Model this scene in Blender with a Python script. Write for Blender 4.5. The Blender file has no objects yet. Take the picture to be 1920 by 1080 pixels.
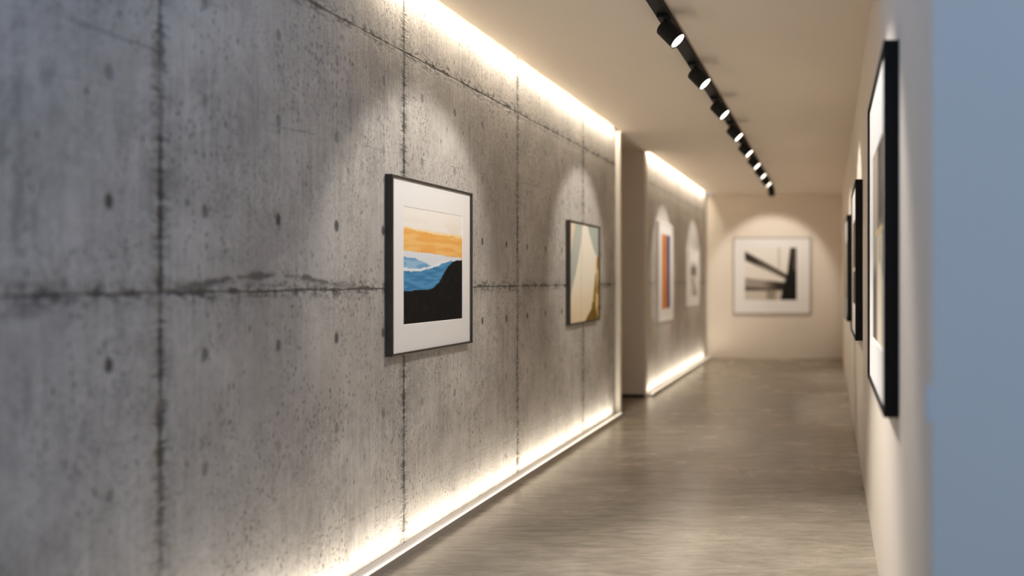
import bpy, math, random
import numpy as np
from mathutils import Vector, Matrix, noise as mnoise

random.seed(7)
PI = math.pi
C = bpy.context.scene.collection

# ------------------------------------------------------------------ dimensions (metres)
EYE = 1.303
H = EYE + 1.425          # ceiling
XL = -2.05               # concrete wall plane
XR = 0.218               # right wall plane
W1E = 7.21               # end of the first concrete wall
W2S = 8.32               # start of the second concrete wall
YE = 12.48               # end wall
YC = 1.58                # near end of right wall
YB = -2.4                # how far the building reaches behind the camera
YA = 3.0                 # front edge of the ceiling, set back out of view to admit daylight
SL = 0.06                # light slot width

# ------------------------------------------------------------------ node helpers
class V:
    """a float socket with arithmetic"""
    def __init__(s, nt, sock): s.nt, s.s = nt, sock
    def _m(s, op, *o, clamp=False):
        n = s.nt.nodes.new('ShaderNodeMath'); n.operation = op; n.use_clamp = clamp
        for i, a in enumerate((s,) + o):
            if isinstance(a, V): s.nt.links.new(a.s, n.inputs[i])
            else: n.inputs[i].default_value = a
        return V(s.nt, n.outputs[0])
    def __add__(s, o): return s._m('ADD', o)
    __radd__ = __add__
    def __sub__(s, o): return s._m('SUBTRACT', o)
    def __rsub__(s, o): return (s * -1.0) + o
    def __mul__(s, o): return s._m('MULTIPLY', o)
    __rmul__ = __mul__
    def __truediv__(s, o): return s._m('DIVIDE', o)
    def abs(s): return s._m('ABSOLUTE')
    def min(s, o): return s._m('MINIMUM', o)
    def max(s, o): return s._m('MAXIMUM', o)
    def pow(s, o): return s._m('POWER', o)
    def sqrt(s): return s._m('SQRT')
    def floor(s): return s._m('FLOOR')
    def fmod(s, o): return s._m('FLOORED_MODULO', o)
    def clamp(s): return s._m('ADD', 0.0, clamp=True)
    def step(s, a, b):
        """smooth 0..1 as s goes a..b (a may exceed b)"""
        n = s.nt.nodes.new('ShaderNodeMapRange'); n.interpolation_type = 'SMOOTHSTEP'
        inv = (not isinstance(a, V)) and (not isinstance(b, V)) and a > b
        lo, hi, t0, t1 = (b, a, 1.0, 0.0) if inv else (a, b, 0.0, 1.0)
        s.nt.links.new(s.s, n.inputs[0])
        for i, v in ((1, lo), (2, hi)):
            if isinstance(v, V): s.nt.links.new(v.s, n.inputs[i])
            else: n.inputs[i].default_value = v
        n.inputs[3].default_value = t0; n.inputs[4].default_value = t1
        return V(s.nt, n.outputs[0])

def vec(nt, x, y, z):
    n = nt.nodes.new('ShaderNodeCombineXYZ')
    for i, a in enumerate((x, y, z)):
        if isinstance(a, V): nt.links.new(a.s, n.inputs[i])
        else: n.inputs[i].default_value = a
    return n.outputs[0]

def noise(nt, v, scale=1.0, detail=3.0, rough=0.55, dist=0.0):
    n = nt.nodes.new('ShaderNodeTexNoise')
    nt.links.new(v, n.inputs['Vector'])
    n.inputs['Scale'].default_value = scale; n.inputs['Detail'].default_value = detail
    n.inputs['Roughness'].default_value = rough; n.inputs['Distortion'].default_value = dist
    return V(nt, n.outputs['Fac'])

def voro(nt, v, scale=1.0):
    n = nt.nodes.new('ShaderNodeTexVoronoi')
    nt.links.new(v, n.inputs['Vector']); n.inputs['Scale'].default_value = scale
    r = nt.nodes.new('ShaderNodeSeparateColor'); nt.links.new(n.outputs['Color'], r.inputs[0])
    return V(nt, n.outputs['Distance']), V(nt, r.outputs[0])

def mixc(nt, f, a, b):
    n = nt.nodes.new('ShaderNodeMix'); n.data_type = 'RGBA'
    nt.links.new(f.s, n.inputs[0])
    for i, c in ((6, a), (7, b)):
        if isinstance(c, (tuple, list)): n.inputs[i].default_value = (*c[:3], 1)
        else: nt.links.new(c, n.inputs[i])
    return n.outputs[2]

def new_mat(name):
    m = bpy.data.materials.new(name); m.use_nodes = True
    nt = m.node_tree; b = nt.nodes['Principled BSDF']
    return m, nt, b

def coords(nt):
    tc = nt.nodes.new('ShaderNodeTexCoord'); sp = nt.nodes.new('ShaderNodeSeparateXYZ')
    nt.links.new(tc.outputs['Object'], sp.inputs[0])
    return tc.outputs['Object'], V(nt, sp.outputs[0]), V(nt, sp.outputs[1]), V(nt, sp.outputs[2])

def bump(nt, b, h, strength, dist):
    n = nt.nodes.new('ShaderNodeBump'); n.inputs['Strength'].default_value = strength
    n.inputs['Distance'].default_value = dist
    nt.links.new(h.s, n.inputs['Height']); nt.links.new(n.outputs[0], b.inputs['Normal'])

def plain(name, col, rough=0.5, metal=0.0, grain=0.0, gscale=60.0, bmp=0.0, spec=.5):
    m, nt, b = new_mat(name)
    b.inputs['Specular IOR Level'].default_value = spec
    b.inputs['Roughness'].default_value = rough; b.inputs['Metallic'].default_value = metal
    o, x, y, z = coords(nt)
    n = noise(nt, o, gscale, 4)
    c = mixc(nt, n, tuple(k * (1 - grain) for k in col), tuple(min(1, k * (1 + grain)) for k in col))
    nt.links.new(c, b.inputs['Base Color'])
    if bmp: bump(nt, b, n, bmp, 0.002)
    return m

def glow(name, col, st):
    m, nt, b = new_mat(name)
    b.inputs['Base Color'].default_value = (.8, .8, .78, 1)
    b.inputs['Emission Color'].default_value = (*col, 1); b.inputs['Emission Strength'].default_value = st
    return m

# ------------------------------------------------------------------ materials
def concrete(name='board_marked_concrete', k=1.0, dk=1.0):
    m, nt, b = new_mat(name)
    o, x, y, zz = coords(nt)
    h = zz - EYE
    def N(sy, sz, sc=1.0, d=3.0, r=.55, ox=0.0, dist=0.0):
        return noise(nt, vec(nt, ox, y * sy, h * sz), sc, d, r, dist)
    big = N(1, 1, 1.6, 4, .6)
    mid = N(1, .8, 5.5, 5, .62, ox=3.1)
    streak = N(70, 3.2, 1.0, 3, .6, ox=5.0)
    streak2 = N(22, 1.3, 1.0, 4, .6, ox=9.0)
    fine = N(1, .55, 95, 4, .65, ox=2.0)
    swirl = N(1, .8, 13, 5, .6, ox=12.0, dist=2.2)
    # ---- vertical joints
    wv = (N(0.0, 7, 1, 3, .6, ox=21.0) - .5) * .014
    dv = ((y - 2.287 + .655).fmod(1.31) - .655 + wv).abs()
    jn = N(2, 28, 1, 4, .7, ox=31.0)                       # breaks along the joint
    jl = N(2, 5, 1, 3, .6, ox=33.0)
    wid = jn.step(.36, .75) * .022 + .0030
    vline = ((dv / wid) * 1.0).step(1.25, .35) * (jl.step(.28, .6) * .6 + .4)
    ragged = N(18, 80, 1, 3, .7, ox=41.0)
    vblot = dv.step(.055, .0) * ragged.step(.50, .60) * jn.step(.34, .56)
    vhalo = dv.step(.10, .0) * N(8, 14, 1, 4, .6, ox=43.) .step(.4, .75) * .45
    # ---- horizontal joints
    wh = (N(5, 0.0, 1, 4, .65, ox=51.0) - .5) * .020
    d1 = h + .040 + wh
    d2 = h - 1.098 + wh * .9
    dh = d1.abs().min(d2.abs())
    hn = N(9, 2, 1, 4, .7, ox=61.0)
    hw = hn.step(.4, .78) * .014 + .0030
    hline = (dh / hw).step(1.25, .35) * .9
    hb = N(26, 40, 1, 4, .7, ox=63.0)
    hblot = dh.step(.06, .0) * hb.step(.47, .58) * hn.step(.34, .56)
    drip = N(60, 5, 1, 3, .6, ox=71.)
    hdrip = ((h * -1.0) - .04).step(-.005, .0) * ((h * -1.0) - .04).step(.11, .0) * drip.step(.55, .72) * .55
    hdrip2 = ((h * -1.0) + 1.098).step(-.005, .0) * ((h * -1.0) + 1.098).step(.13, .0) * drip.step(.55, .72) * .6
    # lens-shaped broken plaster along the mid joint, nearest panels
    lens = ((h + .040 - ((y - 2.75).abs().step(.55, .05) * .055)).abs() + (mid - .5) * .07 + (hb - .5) * .05).step(.014, .0) * y.step(3.35, 3.0) * y.step(2.05, 2.4)
    # thin pour lines
    p1 = (h + 1.03 + (N(3, 0, 1, 3, .6, ox=77.) - .5) * .05 ).abs().step(.004, .0) * N(30, 1, 1, 3, .6, ox=79.).step(.42, .62) * .7
    p2 = (h - .545 - (y - 2.0) * .035 + (N(4, 0, 1, 3, .6, ox=80.) - .5) * .03).abs().step(.0035, .0) * N(9, 1, 1, 3, .6, ox=82.).step(.45, .62) * .55
    p3 = (y - 4.25 + (N(0, 5, 1, 3, .6, ox=84.) - .5) * .012).abs().step(.005, .0) * N(1, 16, 1, 3, .6, ox=86.).step(.45, .62) * .45
    # ---- tie holes on a regular grid
    hyc = (y - 2.124 + .1635).fmod(.327) - .1635
    col_id = ((y - 2.124 + .1635) / .327).floor()
    rows = None
    for r in (.91, .59, .224, -.243, -.615):
        d = (h - r).abs(); rows = d if rows is None else rows.min(d)
    nearid = (h.step(-.43, -.429) + h.step(-.01, -.009) + h.step(.4, .401) + h.step(.75, .751))
    rnd = noise(nt, vec(nt, col_id * 3.17, nearid * 5.3, 0.5), 1.0, 0)
    hd = ((hyc / .0125).pow(2.0) + (rows / .023).pow(2.0)).sqrt() + (fine - .5) * .8
    strong = (1.0 - (nearid - 2.0).abs().min((nearid - 1.0).abs()).clamp()) * .45 + .55
    hole = hd.step(1.3, .6) * (rnd.step(.30, .5) * .25 + .75) * strong
    # ---- pits: short upright pores
    vd, vr = voro(nt, vec(nt, 0.0, y * 105, h * 30), 1.0)
    pm = N(1, .8, 3.2, 4, .6, ox=91.0).step(.38, .60)
    pit = vd.step(.33, .12) * vr.step(.66, .76) * pm
    vd2, vr2 = voro(nt, vec(nt, 4.0, y * 260, h * 75), 1.0)
    pm2 = N(1, .8, 2.6, 4, .6, ox=95.0).step(.38, .58)
    pit2 = vd2.step(.40, .15) * vr2.step(.55, .68) * pm2 * .75
    vd3, vr3 = voro(nt, vec(nt, 8.0, y * 30, h * 8), 1.0)
    pit3 = vd3.step(.13, .04) * vr3.step(.74, .82) * .75
    stain = N(1, .55, 2.3, 5, .62, ox=101.0).step(.52, .72)
    drk = stain * fine.step(.40, .60) * .38
    edge = y.step(2.6, 1.7)                                # rougher, more weathered towards the open front
    band = (h + .055 + (mid - .5) * .10).abs().step(.075, .015) * N(7, 14, 1, 5, .65, ox=121.).step(.46, .62) * edge * .6
    smear = N(11, 3.0, 1, 5, .65, ox=125., dist=1.2).step(.53, .66) * edge * .38
    p4 = (h - .70 + (y - 2.2) * .02 + (N(4, 0, 1, 3, .6, ox=130.) - .5) * .03).abs().step(.006, .0) * y.step(2.31, 2.28) * y.step(1.95, 2.1) * .6
    dark = vline.max(vblot).max(vhalo).max(hline).max(hblot).max(hdrip).max(hdrip2).max(lens * .75)
    dark = dark.max(p1).max(p2).max(p3).max(hole * .92)
    dark = dark.max(pit * .8).max(pit2).max(pit3).max(drk).max(band).max(smear).max(p4).clamp()
    tone = (big * .5 + mid * .42 + swirl * .34 + streak * .3 + streak2 * .25 + fine * .22)   # about 1.0
    t = tone.step(.80, 1.24)
    c0 = mixc(nt, t, (.32 * k * k, .294 * k * k, .262 * k * k), (.575 * k, .54 * k, .49 * k))
    c1 = mixc(nt, N(1, 1, 1.1, 2, .5, ox=111.).step(.35, .65) * .5, c0, (.40 * k, .365 * k, .325 * k))
    c2 = mixc(nt, dark * dk, c1, (.075, .066, .055))
    nt.links.new(c2, b.inputs['Base Color'])
    b.inputs['Roughness'].default_value = .78
    b.inputs['Specular IOR Level'].default_value = .3
    hgt = streak * .45 + fine * .28 + swirl * .16 + mid * .4 + streak2 * .3 - (vline.max(hline).max(hole).max(pit).max(pit3)) * 1.2 - (vblot.max(hblot).max(lens)) * .8 - pit2 * .5
    bump(nt, b, hgt, .75, .010)
    return m

def polished_floor():
    m, nt, b = new_mat('polished_concrete_floor')
    o, x, y, z = coords(nt)
    big = noise(nt, vec(nt, x * .8, y * 1.3, 0), 1.4, 5, .6)
    st = noise(nt, vec(nt, x * 2.0, y * 9.0, 1.0), 1.0, 5, .65, .8)
    st2 = noise(nt, vec(nt, x * 7.0, y * 34.0, 3.0), 1.0, 4, .6, .6)
    gr = noise(nt, o, 160, 3, .6)
    t = (big * .55 + st * .50 + st2 * .42 + gr * .12).step(.46, 1.14)
    vd, vr = voro(nt, vec(nt, x * 9.0, y * 26.0, 5.0), 1.0)
    pit = vd.step(.20, .05) * vr.step(.75, .85) * noise(nt, vec(nt, x, y, 7.0), 1.6, 3).step(.5, .62)
    c = mixc(nt, t, (.165, .138, .100), (.45, .388, .305))
    c = mixc(nt, pit * .6, c, (.10, .085, .065))
    nt.links.new(c, b.inputs['Base Color'])
    r = (st * .14 + big * .18 + gr * .05) + .06
    nt.links.new(r.s, b.inputs['Roughness'])
    b.inputs['Specular IOR Level'].default_value = .55
    bump(nt, b, st * .6 + st2 * .5 + gr * .03, .5, .006)
    return m

M = {}
M['concrete'] = concrete()
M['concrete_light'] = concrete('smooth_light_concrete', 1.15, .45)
M['floor'] = polished_floor()
M['plaster'] = plain('warm_white_plaster', (.76, .675, .57), .85, grain=.015, gscale=5, bmp=.05)
M['ceil'] = plain('warm_white_ceiling', (.76, .675, .57), .9, grain=.015, gscale=3)
M['trim'] = plain('cream_metal_trim', (.62, .57, .48), .5, grain=.02)
M['black'] = plain('black_painted_metal', (.014, .012, .010), .6, grain=.2, spec=.2)
M['frame_black'] = plain('black_stained_wood', (.012, .010, .008), .6, grain=.25, gscale=40, spec=.12)
M['frame_bronze'] = plain('dark_bronze_frame', (.040, .033, .026), .45, grain=.2, gscale=40, spec=.3)
M['frame_white'] = plain('white_painted_wood', (.78, .74, .69), .5, grain=.02)
M['frame_grey'] = plain('pale_grey_wood', (.42, .37, .31), .5, grain=.05)
M['mat'] = plain('white_mount_board', (.80, .77, .73), .9, grain=.01, gscale=200)
M['alu'] = plain('satin_aluminium', (.50, .46, .40), .45, .3, grain=.05)
M['led'] = glow('led_diffuser', (1, .90, .74), 1.2)
M['lens'] = glow('lamp_lens', (1, .90, .76), 5.0)
M['steel'] = plain('pale_painted_plate', (.70, .68, .65), .8, 0, grain=.05)

def art_mat():
    m, nt, b = new_mat('painted_surface')
    a = nt.nodes.new('ShaderNodeAttribute'); a.attribute_name = 'Col'
    nt.links.new(a.outputs['Color'], b.inputs['Base Color'])
    b.inputs['Roughness'].default_value = .7; b.inputs['Specular IOR Level'].default_value = .2
    o, x, y, z = coords(nt)
    bump(nt, b, noise(nt, o, 60, 5, .6), .25, .003)
    return m
M['art'] = art_mat()

# ------------------------------------------------------------------ mesh helpers
def link(name, verts, faces, mat, parent=None, smooth=False):
    me = bpy.data.meshes.new(name); me.from_pydata([tuple(v) for v in verts], [], faces); me.update()
    if mat: me.materials.append(mat)
    if smooth: me.polygons.foreach_set('use_smooth', [True] * len(me.polygons))
    o = bpy.data.objects.new(name, me); C.objects.link(o)
    if parent: o.parent = parent
    return o

class MB:
    def __init__(s): s.v, s.f = [], []
    def box(s, x0, x1, y0, y1, z0, z1):
        n = len(s.v)
        s.v += [(x, y, z) for z in (z0, z1) for (x, y) in ((x0, y0), (x1, y0), (x1, y1), (x0, y1))]
        s.f += [[n + i for i in q] for q in ((3, 2, 1, 0), (4, 5, 6, 7), (0, 1, 5, 4), (1, 2, 6, 5), (2, 3, 7, 6), (3, 0, 4, 7))]
        return s
    def lathe(s, prof, seg, mat=Matrix.Identity(4)):
        """prof: (radius, axial z) pairs; closed at both ends"""
        n = len(s.v)
        for r, z in prof:
            for k in range(seg):
                a = 2 * PI * k / seg
                s.v.append(tuple(mat @ Vector((r * math.cos(a), r * math.sin(a), z))))
        for i in range(len(prof) - 1):
            for k in range(seg):
                a, b_ = n + i * seg + k, n + i * seg + (k + 1) % seg
                s.f.append([a, b_, b_ + seg, a + seg])
        s.f.append([n + k for k in range(seg)][::-1])
        s.f.append([n + (len(prof) - 1) * seg + k for k in range(seg)])
        return s
    def ring(s, w, h, prof):
        """mitred rectangular ring standing in XZ, bottom centre at the origin; prof: (inset, y) closed loop"""
        n = len(s.v); m = len(prof)
        for ins, y in prof:
            x0, x1, z0, z1 = -w / 2 + ins, w / 2 - ins, ins, h - ins
            s.v += [(x0, y, z0), (x1, y, z0), (x1, y, z1), (x0, y, z1)]
        for i in range(m):
            j = (i + 1) % m
            for k in range(4):
                l = (k + 1) % 4
                s.f.append([n + 4 * i + k, n + 4 * i + l, n + 4 * j + l, n + 4 * j + k])
        return s
    def build(s, name, mat, parent=None, smooth=False, bevel=0):
        o = link(name, s.v, s.f, mat, parent, smooth)
        if bevel:
            b = o.modifiers.new('bevel', 'BEVEL'); b.width = bevel; b.segments = 2; b.limit_method = 'ANGLE'
        return o

def tag(o, label, cat, group=None, kind=None):
    o['label'] = label; o['category'] = cat
    if group: o['group'] = group
    if kind: o['kind'] = kind
    return o

def empty(name, loc, rz=0.0):
    o = bpy.data.objects.new(name, None); C.objects.link(o)
    o.location = loc; o.rotation_euler = (0, 0, rz); o.empty_display_size = .1
    return o

def struct(name, mb, mat, label=None):
    o = mb.build(name, mat); o['kind'] = 'structure'
    if label: o['label'] = label; o['category'] = name.split('_')[0]
    return o

# ------------------------------------------------------------------ the setting
struct('floor', MB().box(-4.2, 3.4, YB, YE + .2, -.12, 0), M['floor'], 'brownish grey polished concrete floor of the corridor')
ce = MB()
ce.box(XL + SL, XR + .2, YA, YE + .2, H, H + .12)                 # main soffit, stops short of the concrete wall
ce.box(-4.2, XL + SL, W1E, W2S, H, H + .12)                      # over the side passage
ce.box(XL - .35, XL + SL, YA, W1E, H + .095, H + .12)            # lid of the light slot
ce.box(XL - .35, XL + SL, W2S, YE + .2, H + .095, H + .12)
struct('ceiling', ce, M['ceil'], 'smooth warm white ceiling above the corridor')
struct('wall_left', MB().box(XL - .30, XL, YB, W1E, 0, H + .095), M['concrete'], 'raw grey concrete wall with formwork joints and tie holes at left')
struct('wall_left_far', MB().box(XL - .30, XL, W2S + .004, YE, 0, H + .095), M['concrete_light'], 'further concrete wall beyond the side opening')
pw = MB()
pw.box(-4.2, XL - .001, W2S - .02, W2S + .004, 0, H)             # plastered face looking down the corridor
pw.box(-4.32, -4.2, W1E - .2, W2S + .1, 0, H)
pw.box(-4.2, XL - .30, W1E - .12, W1E, 0, H)
struct('wall_passage', pw, M['plaster'], 'shaded beige plaster wall inside the side opening')
struct('wall_right', MB().box(XR, XR + .2, YC, YE, 0, H).box(XR + .2, 3.4, YC, YC + .2, 0, H), M['plaster'], 'smooth pale plaster wall running along the right side')
struct('wall_end', MB().box(XL - .3, XR + .2, YE, YE + .2, 0, H), M['plaster'], 'pale end wall closing the corridor')
struct('baseboard_passage', MB().box(-4.2, XL - .002, W2S - .032, W2S - .02, 0, .035), M['frame_bronze'], 'dark thin baseboard inside the side opening')
struct('trim_1', MB().box(XL, XL + .045, W1E - .055, W1E + .004, 0, H).box(XL - .3, XL + .004, W1E, W1E + .006, 0, H), M['trim'], 'cream upright trim closing the near concrete wall')
struct('trim_2', MB().box(XL, XL + .012, W2S + .004, W2S + .05, 0, H), M['trim'], 'thin upright trim at the start of the far concrete wall')

# ------------------------------------------------------------------ LED lines
def area(name, loc, rot, sx, sy, power, col, parent=None, spread=PI):
    l = bpy.data.lights.new(name, 'AREA'); l.shape = 'RECTANGLE'; l.size = sx; l.size_y = sy
    l.energy = power; l.color = col; l.spread = spread
    o = bpy.data.objects.new(name, l); C.objects.link(o); o.location = loc; o.rotation_euler = rot
    if parent: o.parent = parent
    return o

WARM = (1.0, .905, .77)
TOP_W, BOT_W = 6.9, 3.9         # watts per metre
def led_floor(y0, y1, label, short=.12, k=1.0):
    L = y1 - y0; c = (y0 + y1) / 2
    t = empty('floor_light_strip', (XL, c, 0))
    ch = MB()
    ch.box(.0, .069, -L / 2, L / 2, 0.0, .022)                   # channel base
    MB().box(.069, .074, -L / 2, L / 2, .0, .034).build('front_lip', M['alu'], t)
    ch.box(.0, .004, -L / 2, L / 2, .022, .034)
    ch.build('channel', M['frame_white'], t)
    MB().box(.050, .069, -L / 2, L / 2, .022, .032).build('diffuser', M['led'], t)
    tag(t, label, 'light strip', 'light strips at the foot of the concrete walls')
    area('strip_light', (.060, -short / 2, .0335), (PI, 0, 0), .017, L - short, BOT_W * L * k, WARM, t)
def led_ceiling(y0, y1, label, short=.12, k=1.0):
    L = y1 - y0; c = (y0 + y1) / 2
    t = empty('cove_light_strip', (XL + .050, c, H + .030))
    MB().box(-.010, .009, -L / 2, L / 2, .008, .025).build('channel', M['alu'], t)
    MB().box(-.010, .009, -L / 2, L / 2, .002, .008).build('diffuser', M['led'], t)
    tag(t, label, 'light strip', 'light strips in the ceiling slot')
    area('strip_light', (0, -short / 2, .0), (0, 0, 0), .018, L - short, TOP_W * L * k, WARM, t)
led_floor(2.0, W1E - .06, 'glowing floor light strip at the foot of the near concrete wall')
led_floor(W2S + .06, YE - .01, 'glowing floor light strip at the foot of the far concrete wall', .3, .9)
led_ceiling(3.3, W1E - .01, 'light strip hidden in the ceiling slot above the near concrete wall')
led_ceiling(W2S + .01, YE - .01, 'light strip hidden in the ceiling slot above the far concrete wall', .25, .85)

# ------------------------------------------------------------------ track and spotlights
TX = -.88
tr = empty('lighting_track', (TX, 6.9, H))
MB().box(-.037, .037, -4.6, 4.35, -.030, -.0).build('rail', M['black'], tr, bevel=.002)
for y in (-4.606, 4.35):
    MB().box(-.039, .039, y, y + .006, -.032, 0).build('end_cap', M['black'], tr)
tag(tr, 'long black lighting track running down the middle of the ceiling', 'lighting track')

ORD = ['black spotlight hanging at the near end of the ceiling track, largest one seen',
       'second black spotlight from the near end of the ceiling track',
       'third black spotlight from the near end of the ceiling track',
       'fourth black spotlight along the ceiling track, counted from the near end',
       'fifth black spotlight along the ceiling track, counted from the near end',
       'sixth black spotlight, fourth from the far end of the ceiling track',
       'seventh black spotlight, third from the far end of the ceiling track',
       'eighth black spotlight, next to last on the ceiling track']
YS = [3.96, 4.83, 5.73, 6.63, 7.49, 8.32, 9.12, 9.92]

def spot_proto(d, down):
    """d: unit direction of the beam; body hangs below the adapter"""
    t = empty('track_spotlight', (0, 0, 0))
    MB().box(-.026, .026, -.055, .055, -.050, -.0325).build('adapter', M['black'], t, bevel=.003)
    cen = Vector((.038, 0, -down))
    MB().lathe([(.010, -.03), (.010, .018)], 16, Matrix.Translation((cen.x * .35, 0, -down + .055))).build('stem', M['black'], t, True)
    q = Vector(d).to_track_quat('Z', 'Y').to_matrix().to_4x4()
    R = Matrix.Translation(cen) @ q
    L, r = .115, .050
    b = MB().lathe([(r * .86, -L / 2), (r, -L / 2 + .006), (r, L / 2), (r - .003, L / 2), (r - .004, L / 2 - .008)], 40, R)
    body = b.build('housing', M['black'], t, True)
    body.data.set_sharp_from_angle(angle=math.radians(35))
    MB().lathe([(.0455, L / 2 - .0075), (.0445, L / 2 - .003)], 40, R).build('lens', M['lens'], body)
    MB().lathe([(r * .5, -L / 2 - .004), (r * .6, -L / 2)], 32, R).build('heat_sink', M['black'], body)
    return t, R @ Vector((0, 0, L / 2 + .02))
D = Vector((.70, -.02, -.71)).normalized()
proto, mouth = spot_proto(D, .118)
def copy_tree(o, parent=None):
    c = o.copy(); C.objects.link(c); c.parent = parent
    for ch in list(o.children): copy_tree(ch, c)
    return c
for i, y in enumerate(YS):
    o = proto if i == 0 else copy_tree(proto)
    o.location = (TX, y, H)
    tag(o, ORD[i], 'spotlight', 'spotlights along the ceiling track')
last, mouth2 = spot_proto(Vector((.05, .62, -.79)).normalized(), .135)
last.location = (TX, 10.85, H)
tag(last, 'last black spotlight at the far end of the track, tipped towards the end wall', 'spotlight', 'spotlights along the ceiling track')

def spot(name, loc, target, power, deg, blend=.35, col=(1, .955, .90), rad=.035):
    l = bpy.data.lights.new(name, 'SPOT'); l.energy = power; l.spot_size = math.radians(deg); l.spot_blend = blend
    l.color = col; l.shadow_soft_size = rad
    o = bpy.data.objects.new(name, l); C.objects.link(o); o.location = loc
    o.rotation_euler = (Vector(target) - Vector(loc)).to_track_quat('-Z', 'Y').to_euler()
    return o
def hz(h): return EYE + h
MZ = H - .19                                                      # height of the lamp mouths
LX = TX + .06
# right and end wall beams; left wall beams are added, no head points there
def aim(x, y, wall, ang, power, deg, blend, dy=0.0):
    """beam starting at mouth height at (x, y), dipping by ang degrees towards a wall"""
    sgn = -1 if wall == XL else 1
    dz = math.tan(math.radians(ang)) * abs(wall - x)
    return spot('beam', (x, y, MZ), (wall, y + dy, MZ - dz), power, deg, blend)
aim(LX - .02, 3.76, XL, 40, 68, 58, .5)
aim(LX - .02, 6.15, XL, 38, 60, 52, .5)
aim(LX - .02, 9.2, XL, 38, 62, 50, .5)
aim(LX - .02, 11.25, XL, 37, 56, 48, .5)
aim(LX, 2.88, XR, 48, 62, 68, .4)
aim(LX + .04, 5.5, XR, 42, 52, 62, .45)
aim(LX + .04, 7.7, XR, 49, 72, 70, .45)
aim(LX + .04, 9.95, XR, 58, 75, 56, .6)
spot('beam', (LX, 6.05, MZ), (-1.30, 6.15, 0), 60, 34, .9)  # added to brighten a band of floor, no head points there
spot('beam', (TX - .05, 10.98, MZ - .02), (-.96, YE, hz(.12)), 60, 68, .4)
# nearer heads of the same track, above the frame, light the floor in the foreground
spot('beam', (LX, 3.0, MZ), (-.35, 3.1, 0), 250, 66, .85)

# ------------------------------------------------------------------ artworks (colours as functions of u across, v up)
def s2l(c): return tuple(((k / 255) / 12.92 if k / 255 <= .04045 else ((k / 255 + .055) / 1.055) ** 2.4) for k in c)
def lerp(a, b, t): t = max(0, min(1, t)); return tuple(x + (y - x) * t for x, y in zip(a, b))
def ss(a, b, x):
    t = max(0.0, min(1.0, (x - a) / (b - a))); return t * t * (3 - 2 * t)
def nz(x, y, s=0.0): return mnoise.noise(Vector((x, y, s)))
def interp(pts, u):
    for (a, fa), (b_, fb) in zip(pts, pts[1:]):
        if u <= b_: return fa + (fb - fa) * (max(u, a) - a) / (b_ - a)
    return pts[-1][1]

def art_hills(u, v):
    e = .004
    n = nz(u * 9, v * 30) * .012 + nz(u * 30, v * 60, 3) * .005
    col = (238, 231, 220)
    col = lerp(col, (229, 216, 196), ss(.3, .6, nz(u * 3, v * 8, 9) + .4) * ss(.98, .84, v) * .5)
    ot = interp([(0, .815), (.5, .795), (1, .79)], u); ob = interp([(0, .625), (.35, .622), (.7, .600), (1, .592)], u)
    if v < ot + n + .03: col = lerp(col, (244, 208, 148), ss(ot + .03 + n, ot, v))
    if v < ot + n: col = lerp((234, 170, 88), (240, 190, 112), ss(-.3, .4, nz(u * 4, v * 25, 5)))
    if v < ob + n * .6: col = (219, 221, 224)
    lb = interp([(0, .575), (.18, .565), (.35, .53), (.5, .495), (.6, .48), (1, .47)], u)
    if v < lb + n * .6: col = lerp((150, 186, 212), (112, 162, 198), ss(-.2, .3, nz(u * 5, v * 22, 7)))
    wb = interp([(0, .485), (.2, .47), (.36, .49), (.5, .52), (.62, .55), (.7, .56), (1, .5)], u)
    if v < wb + n * .7: col = (226, 229, 232)
    db = interp([(0, .452), (.12, .448), (.25, .455), (.4, .475), (.55, .505), (.68, .54), (.8, .56), (1, .5)], u)
    if v < db + n * .7: col = lerp((62, 122, 164), (84, 146, 188), ss(-.3, .3, nz(u * 6, v * 30, 11)))
    bk = interp([(0, .285), (.38, .288), (.46, .30), (.58, .36), (.66, .44), (.73, .50), (.82, .55), (.92, .57), (1, .572)], u)
    if v < bk + n * .6: col = lerp((14, 12, 11), (34, 30, 26), ss(.1, .6, nz(u * 60, v * 12, 2)))
    return col
def art_cream(u, v):
    n = nz(u * 5, v * 5) * .01
    col = lerp((240, 232, 214), (232, 214, 178), ss(.5, .0, v))
    if abs(u - .36 - .05 * v) < .01: col = lerp(col, (205, 195, 175), .6)
    # left green grey band running from top to the left edge
    lo = interp([(0, 0), (.22, .0), (.35, .10), (.6, .27), (.8, .37), (1, .43)], v)
    li = interp([(0, -1), (.55, -.02), (.8, .11), (1, .20)], v)
    if u < lo + n and u > li: col = lerp((172, 178, 168), (186, 190, 180), v)
    elif u <= li: col = (226, 208, 186)
    rw = interp([(0, 2), (.655, 1.02), (.70, .90), (.8, .77), (.9, .68), (1, .60)], v)
    if u > rw + n: col = (176, 182, 172)
    g0 = interp([(0, .52), (.06, .62), (.12, .74), (.3, .82), (.45, .87), (.68, .93), (.7, 2), (1, 2)], v)
    if u > g0 + n:
        col = (222, 190, 126)
        k = nz(u * 9 + v * 3, v * 7, 4)
        if k > .08: col = (176, 140, 62)
        if v < .2 and u < .9 - v * .8 + .1: col = (122, 94, 28)
        if abs(u - (.84 + v * .12)) < .025 and v < .5: col = (112, 88, 34)
    return col
def art_stripes(u, v):
    col = lerp((196, 112, 44), (216, 142, 76), ss(-.3, .3, nz(u * 8, v * 2)))
    e = .55 + .10 * (1 - v) ** 2
    col = lerp(col, (226, 200, 180), ss(e - .03, e + .01, u) * (1 if v > .35 else 0))
    col = lerp(col, (58, 58, 104), ss(e + .01, e + .06, u))
    col = lerp(col, (92, 92, 140), ss(.75, 1, u) * .6)
    return col
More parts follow.
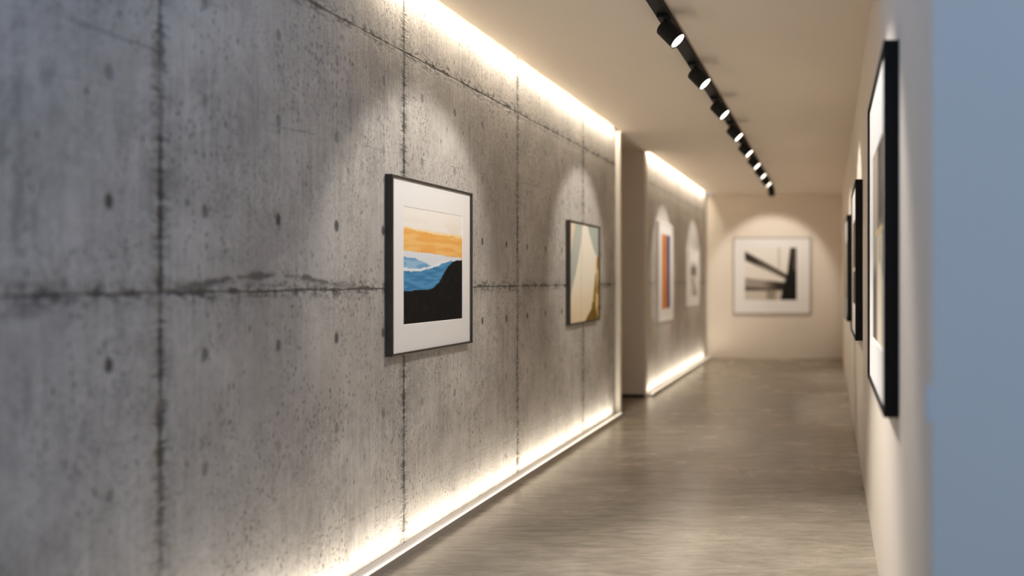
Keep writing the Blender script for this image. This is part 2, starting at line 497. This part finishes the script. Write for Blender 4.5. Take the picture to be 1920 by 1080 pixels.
def art_greys(u, v):
    col = (206, 196, 184)
    col = lerp(col, (128, 118, 106), ss(.5, .4, abs(u - .5)) * ss(.18, .08, abs(v - .74)))
    d = v - (.55 - u * .5)
    col = lerp(col, (116, 106, 96), ss(.06, .0, abs(d)) )
    col = lerp(col, (150, 140, 128), ss(.0, -.1, d) * ss(.3, .7, u))
    return col
def art_beams(u, v):
    g = lerp((232, 226, 216), (224, 214, 202), 1 - v)
    g = lerp(g, (196, 188, 176), ss(.03, .01, abs(u - .66)) * ss(.55, .65, v))
    # upper bar from (0,.86) to (.8,.47)
    t = v - (.845 - .50 * u); wv = .085 - .045 * u
    g = lerp(g, lerp((60, 50, 42), (140, 128, 114), ss(.12, .4, u) * ss(1.0, .5, u) * ss(wv, -wv, t)), ss(wv + .015, wv - .015, abs(t)) * ss(.86, .78, u))
    # lower bar: broad at left
    cen = .30 - .06 * u; w2 = .125 - .06 * u
    t2 = v - cen
    c2 = lerp((160, 148, 134), (48, 40, 32), max(ss(-.02, -.10, t2), ss(.3, .7, u)))
    g = lerp(g, c2, ss(w2 + .02, w2 - .02, abs(t2)))
    if v < .18: g = lerp(g, (190, 178, 162), .7); g = lerp(g, (150, 138, 122), ss(.12, .06, abs(u - .51)))
    # post on the right
    e = interp([(0, .69), (.2, .73), (.45, .80), (.5, .82), (1, .88)], v)
    g = lerp(g, lerp((22, 18, 15), (88, 76, 64), ss(.5, .9, v) * ss(.1, .0, abs(u - .97))), ss(e - .015, e + .015, u))
    if v > .5: g = lerp(g, (120, 108, 94), ss(.9, .98, u) * ss(.5, .6, v) * ss(.85, .65, v) * .8)
    return g
def art_figures(u, v):
    # u: 0 = far side of the frame, 1 = near side
    g = lerp((78, 68, 54), (102, 90, 76), ss(-.3, .3, nz(u * 3, v * 3)))
    if u > .52: g = lerp((150, 138, 122), (176, 164, 148), v)
    c = .36 + .05 * math.sin(v * 7)
    g = lerp(g, (214, 196, 166), ss(.10, .03, abs(u - c)) * ss(.66, .55, v))
    g = lerp(g, (226, 212, 186), ss(.30, .2, abs(u - .30)) * ss(.60, .52, v))
    g = lerp(g, (84, 70, 52), ss(.05, .02, abs(u - .12)) * ss(.3, .4, v) * ss(.62, .5, v))
    g = lerp(g, (96, 82, 62), ss(.07, .02, abs(u - .36)) * ss(.38, .44, v) * ss(.58, .5, v))
    g = lerp(g, (196, 172, 132), ss(.02, .01, abs(v - .57)) * ss(.5, .4, abs(u - .3)))
    g = lerp(g, (100, 84, 74), ss(.58, .68, u) * ss(.45, .3, v))
    return g
def art_dark(u, v):
    g = lerp((92, 78, 58), (124, 108, 84), ss(-.3, .3, nz(u * 4, v * 3, 6)))
    g = lerp(g, (60, 50, 36), ss(.2, .05, abs(u - .7)))
    g = lerp(g, (205, 188, 158), ss(.035, .015, abs(v - .42)))
    return g
def art_ochre(u, v):
    g = lerp((158, 142, 108), (184, 170, 140), ss(-.3, .3, nz(u * 3, v * 3, 8)))
    return lerp(g, (206, 196, 174), ss(.04, .02, abs(v - .3)))

def make_art(fn, x0, x1, z0, z1, y, parent, nx=110, nzv=140, flip=False):
    vs = []; cols = []
    for j in range(nzv + 1):
        for i in range(nx + 1):
            u, v = i / nx, j / nzv
            vs.append((x0 + (x1 - x0) * u, y, z0 + (z1 - z0) * v))
            cols += [*s2l(fn(1 - u if flip else u, v)), 1.0]
    fs = [[j * (nx + 1) + i, j * (nx + 1) + i + 1, (j + 1) * (nx + 1) + i + 1, (j + 1) * (nx + 1) + i] for j in range(nzv) for i in range(nx)]
    # thin sheet: rim and back so the print has thickness
    n0 = len(vs); vs += [(x0, y + .002, z0), (x1, y + .002, z0), (x1, y + .002, z1), (x0, y + .002, z1)]
    cols += [.5, .48, .45, 1] * 4
    fs.append([n0 + 3, n0 + 2, n0 + 1, n0])
    o = link('artwork', vs, fs, M['art'], parent)
    ca = o.data.color_attributes.new('Col', 'FLOAT_COLOR', 'POINT'); ca.data.foreach_set('color', cols)
    return o

def picture(loc, rz, w, h, t, face, fmat, art, win, label, cat='framed picture', lipd=.010, bevel=.001, **k):
    """loc: bottom centre on the wall; local -Y faces the room; win: (left, right, bottom, top) margins of the artwork or None for no mount"""
    r = empty('framed_picture', loc, rz)
    g = .0                                                       # touches the wall
    MB().ring(w, h, [(0, -g), (0, -t + .0015), (.0015, -t), (face - .001, -t), (face, -t + .001), (face, -t + lipd + .006), (face + .004, -t + lipd + .006), (face + .004, -.002), (face, -g)]).build('frame', fmat, r)
    ym = -t + lipd
    MB().box(-w / 2 + face, w / 2 - face, ym + .010, ym + .014, face, h - face).build('backing', M['mat'], r)
    if win:
        l, rr, b_, tp = win
        # mount board with a bevelled window
        ox0, ox1, oz0, oz1 = -w / 2 + face, w / 2 - face, face, h - face
        ix0, ix1, iz0, iz1 = -w / 2 + l, w / 2 - rr, b_, h - tp
        V_ = []
        for (a0, a1, c0, c1, y) in ((ox0, ox1, oz0, oz1, ym + .008), (ox0, ox1, oz0, oz1, ym), (ix0, ix1, iz0, iz1, ym), (ix0 + .003, ix1 - .003, iz0 + .003, iz1 - .003, ym + .003), (ix0 + .003, ix1 - .003, iz0 + .003, iz1 - .003, ym + .008)):
            V_ += [(a0, y, c0), (a1, y, c0), (a1, y, c1), (a0, y, c1)]
        F_ = []
        for i in range(5):
            j = (i + 1) % 5
            for q in range(4):
                p = (q + 1) % 4
                F_.append([4 * i + q, 4 * i + p, 4 * j + p, 4 * j + q])
        link('mount', V_, F_, M['mat'], r)
        make_art(art, ix0 + .003, ix1 - .003, iz0 + .003, iz1 - .003, ym + .0035, r, **k)
    else:
        make_art(art, -w / 2 + face, w / 2 - face, face, h - face, ym + .002, r, **k)
    tag(r, label, 'framed picture')
    return r

L_, R_ = PI / 2, -PI / 2
# left wall
picture((XL, (3.445 + 4.223) / 2, hz(-.355)), L_, .778, .845, .034, .011, M['frame_bronze'], art_hills, (.112, .090, .140, .136),
        'black framed painting of orange sky over blue and black hills in a wide white mount', lipd=.012)
picture((XL, (5.81 + 6.57) / 2, hz(-.353)), L_, .76, .822, .034, .012, M['frame_bronze'], art_cream, None,
        'dark framed abstract painting, cream with grey green wedges and ochre corner, no mount')
picture((XL, (8.83 + 9.64) / 2, hz(-.504)), L_, .81, 1.204, .036, .03, M['frame_white'], art_stripes, (.20, .13, .145, .14),
        'tall white framed picture of upright orange and dark blue bands')
picture((XL, (10.72 + 11.56) / 2, hz(-.38)), L_, .84, .82, .036, .03, M['frame_white'], art_greys, (.17, .13, .14, .17),
        'small white framed grey abstract nearest the end wall on the left')
# end wall
picture((-.958, YE, hz(-.572)), 0, 1.30, 1.285, .035, .022, M['frame_grey'], art_beams, (.195, .235, .235, .17),
        'large square black and white photograph of crossing beams on the end wall')
# right wall
picture((XR, (2.33 + 3.31) / 2, hz(-.43)), R_, .98, 1.18, .049, .012, M['frame_black'], art_figures, (.20, .17, .19, .25),
        'large black framed picture with pale figure forms, nearest on the right wall', flip=True)
picture((XR, (4.86 + 5.86) / 2, hz(-.396)), R_, 1.0, 1.052, .049, .016, M['frame_black'], art_dark, (.10, .10, .22, .23),
        'black framed brown picture with a light cross line, second on the right wall', flip=True)
picture((XR, (7.2 + 8.2) / 2, hz(-.40)), R_, 1.0, 1.03, .049, .016, M['frame_black'], art_ochre, (.06, .06, .20, .24),
        'black framed ochre picture farthest along the right wall', flip=True)

# small plate wrapped round the near corner of the right wall
struct('trim_3', MB().box(XR - .011, XR, YC - .003, YC + .026, hz(-.30), hz(-.225)), M['steel'], 'small pale metal plate on the blurred near corner of the right wall')

# ------------------------------------------------------------------ daylight from the open front behind the camera
w = bpy.data.worlds.new('daylight'); bpy.context.scene.world = w; w.use_nodes = True
bg = w.node_tree.nodes['Background']
bg.inputs['Color'].default_value = (.42, .62, 1.0, 1); bg.inputs['Strength'].default_value = .87

# ------------------------------------------------------------------ camera
cd = bpy.data.cameras.new('camera'); cam = bpy.data.objects.new('camera', cd); C.objects.link(cam)
cd.sensor_width = 36; cd.lens = 36 * 1400 / 1920
cd.shift_x = -595 / 1920; cd.shift_y = -15 / 1920
cam.location = (0, 0, EYE); cam.rotation_euler = (PI / 2, 0, 0)
cd.clip_start = .05
cd.dof.use_dof = True; cd.dof.focus_distance = 3.9; cd.dof.aperture_fstop = .66
sc = bpy.context.scene; sc.camera = cam
sc.view_settings.view_transform = 'Standard'; sc.view_settings.look = 'None'
sc.view_settings.gamma = 1; sc.view_settings.use_curve_mapping = False
sc.view_settings.exposure = 0.06
sc.cycles.use_denoising = True
sc.cycles.max_bounces = 10; sc.cycles.diffuse_bounces = 6
sc.cycles.caustics_reflective = False; sc.cycles.caustics_refractive = False
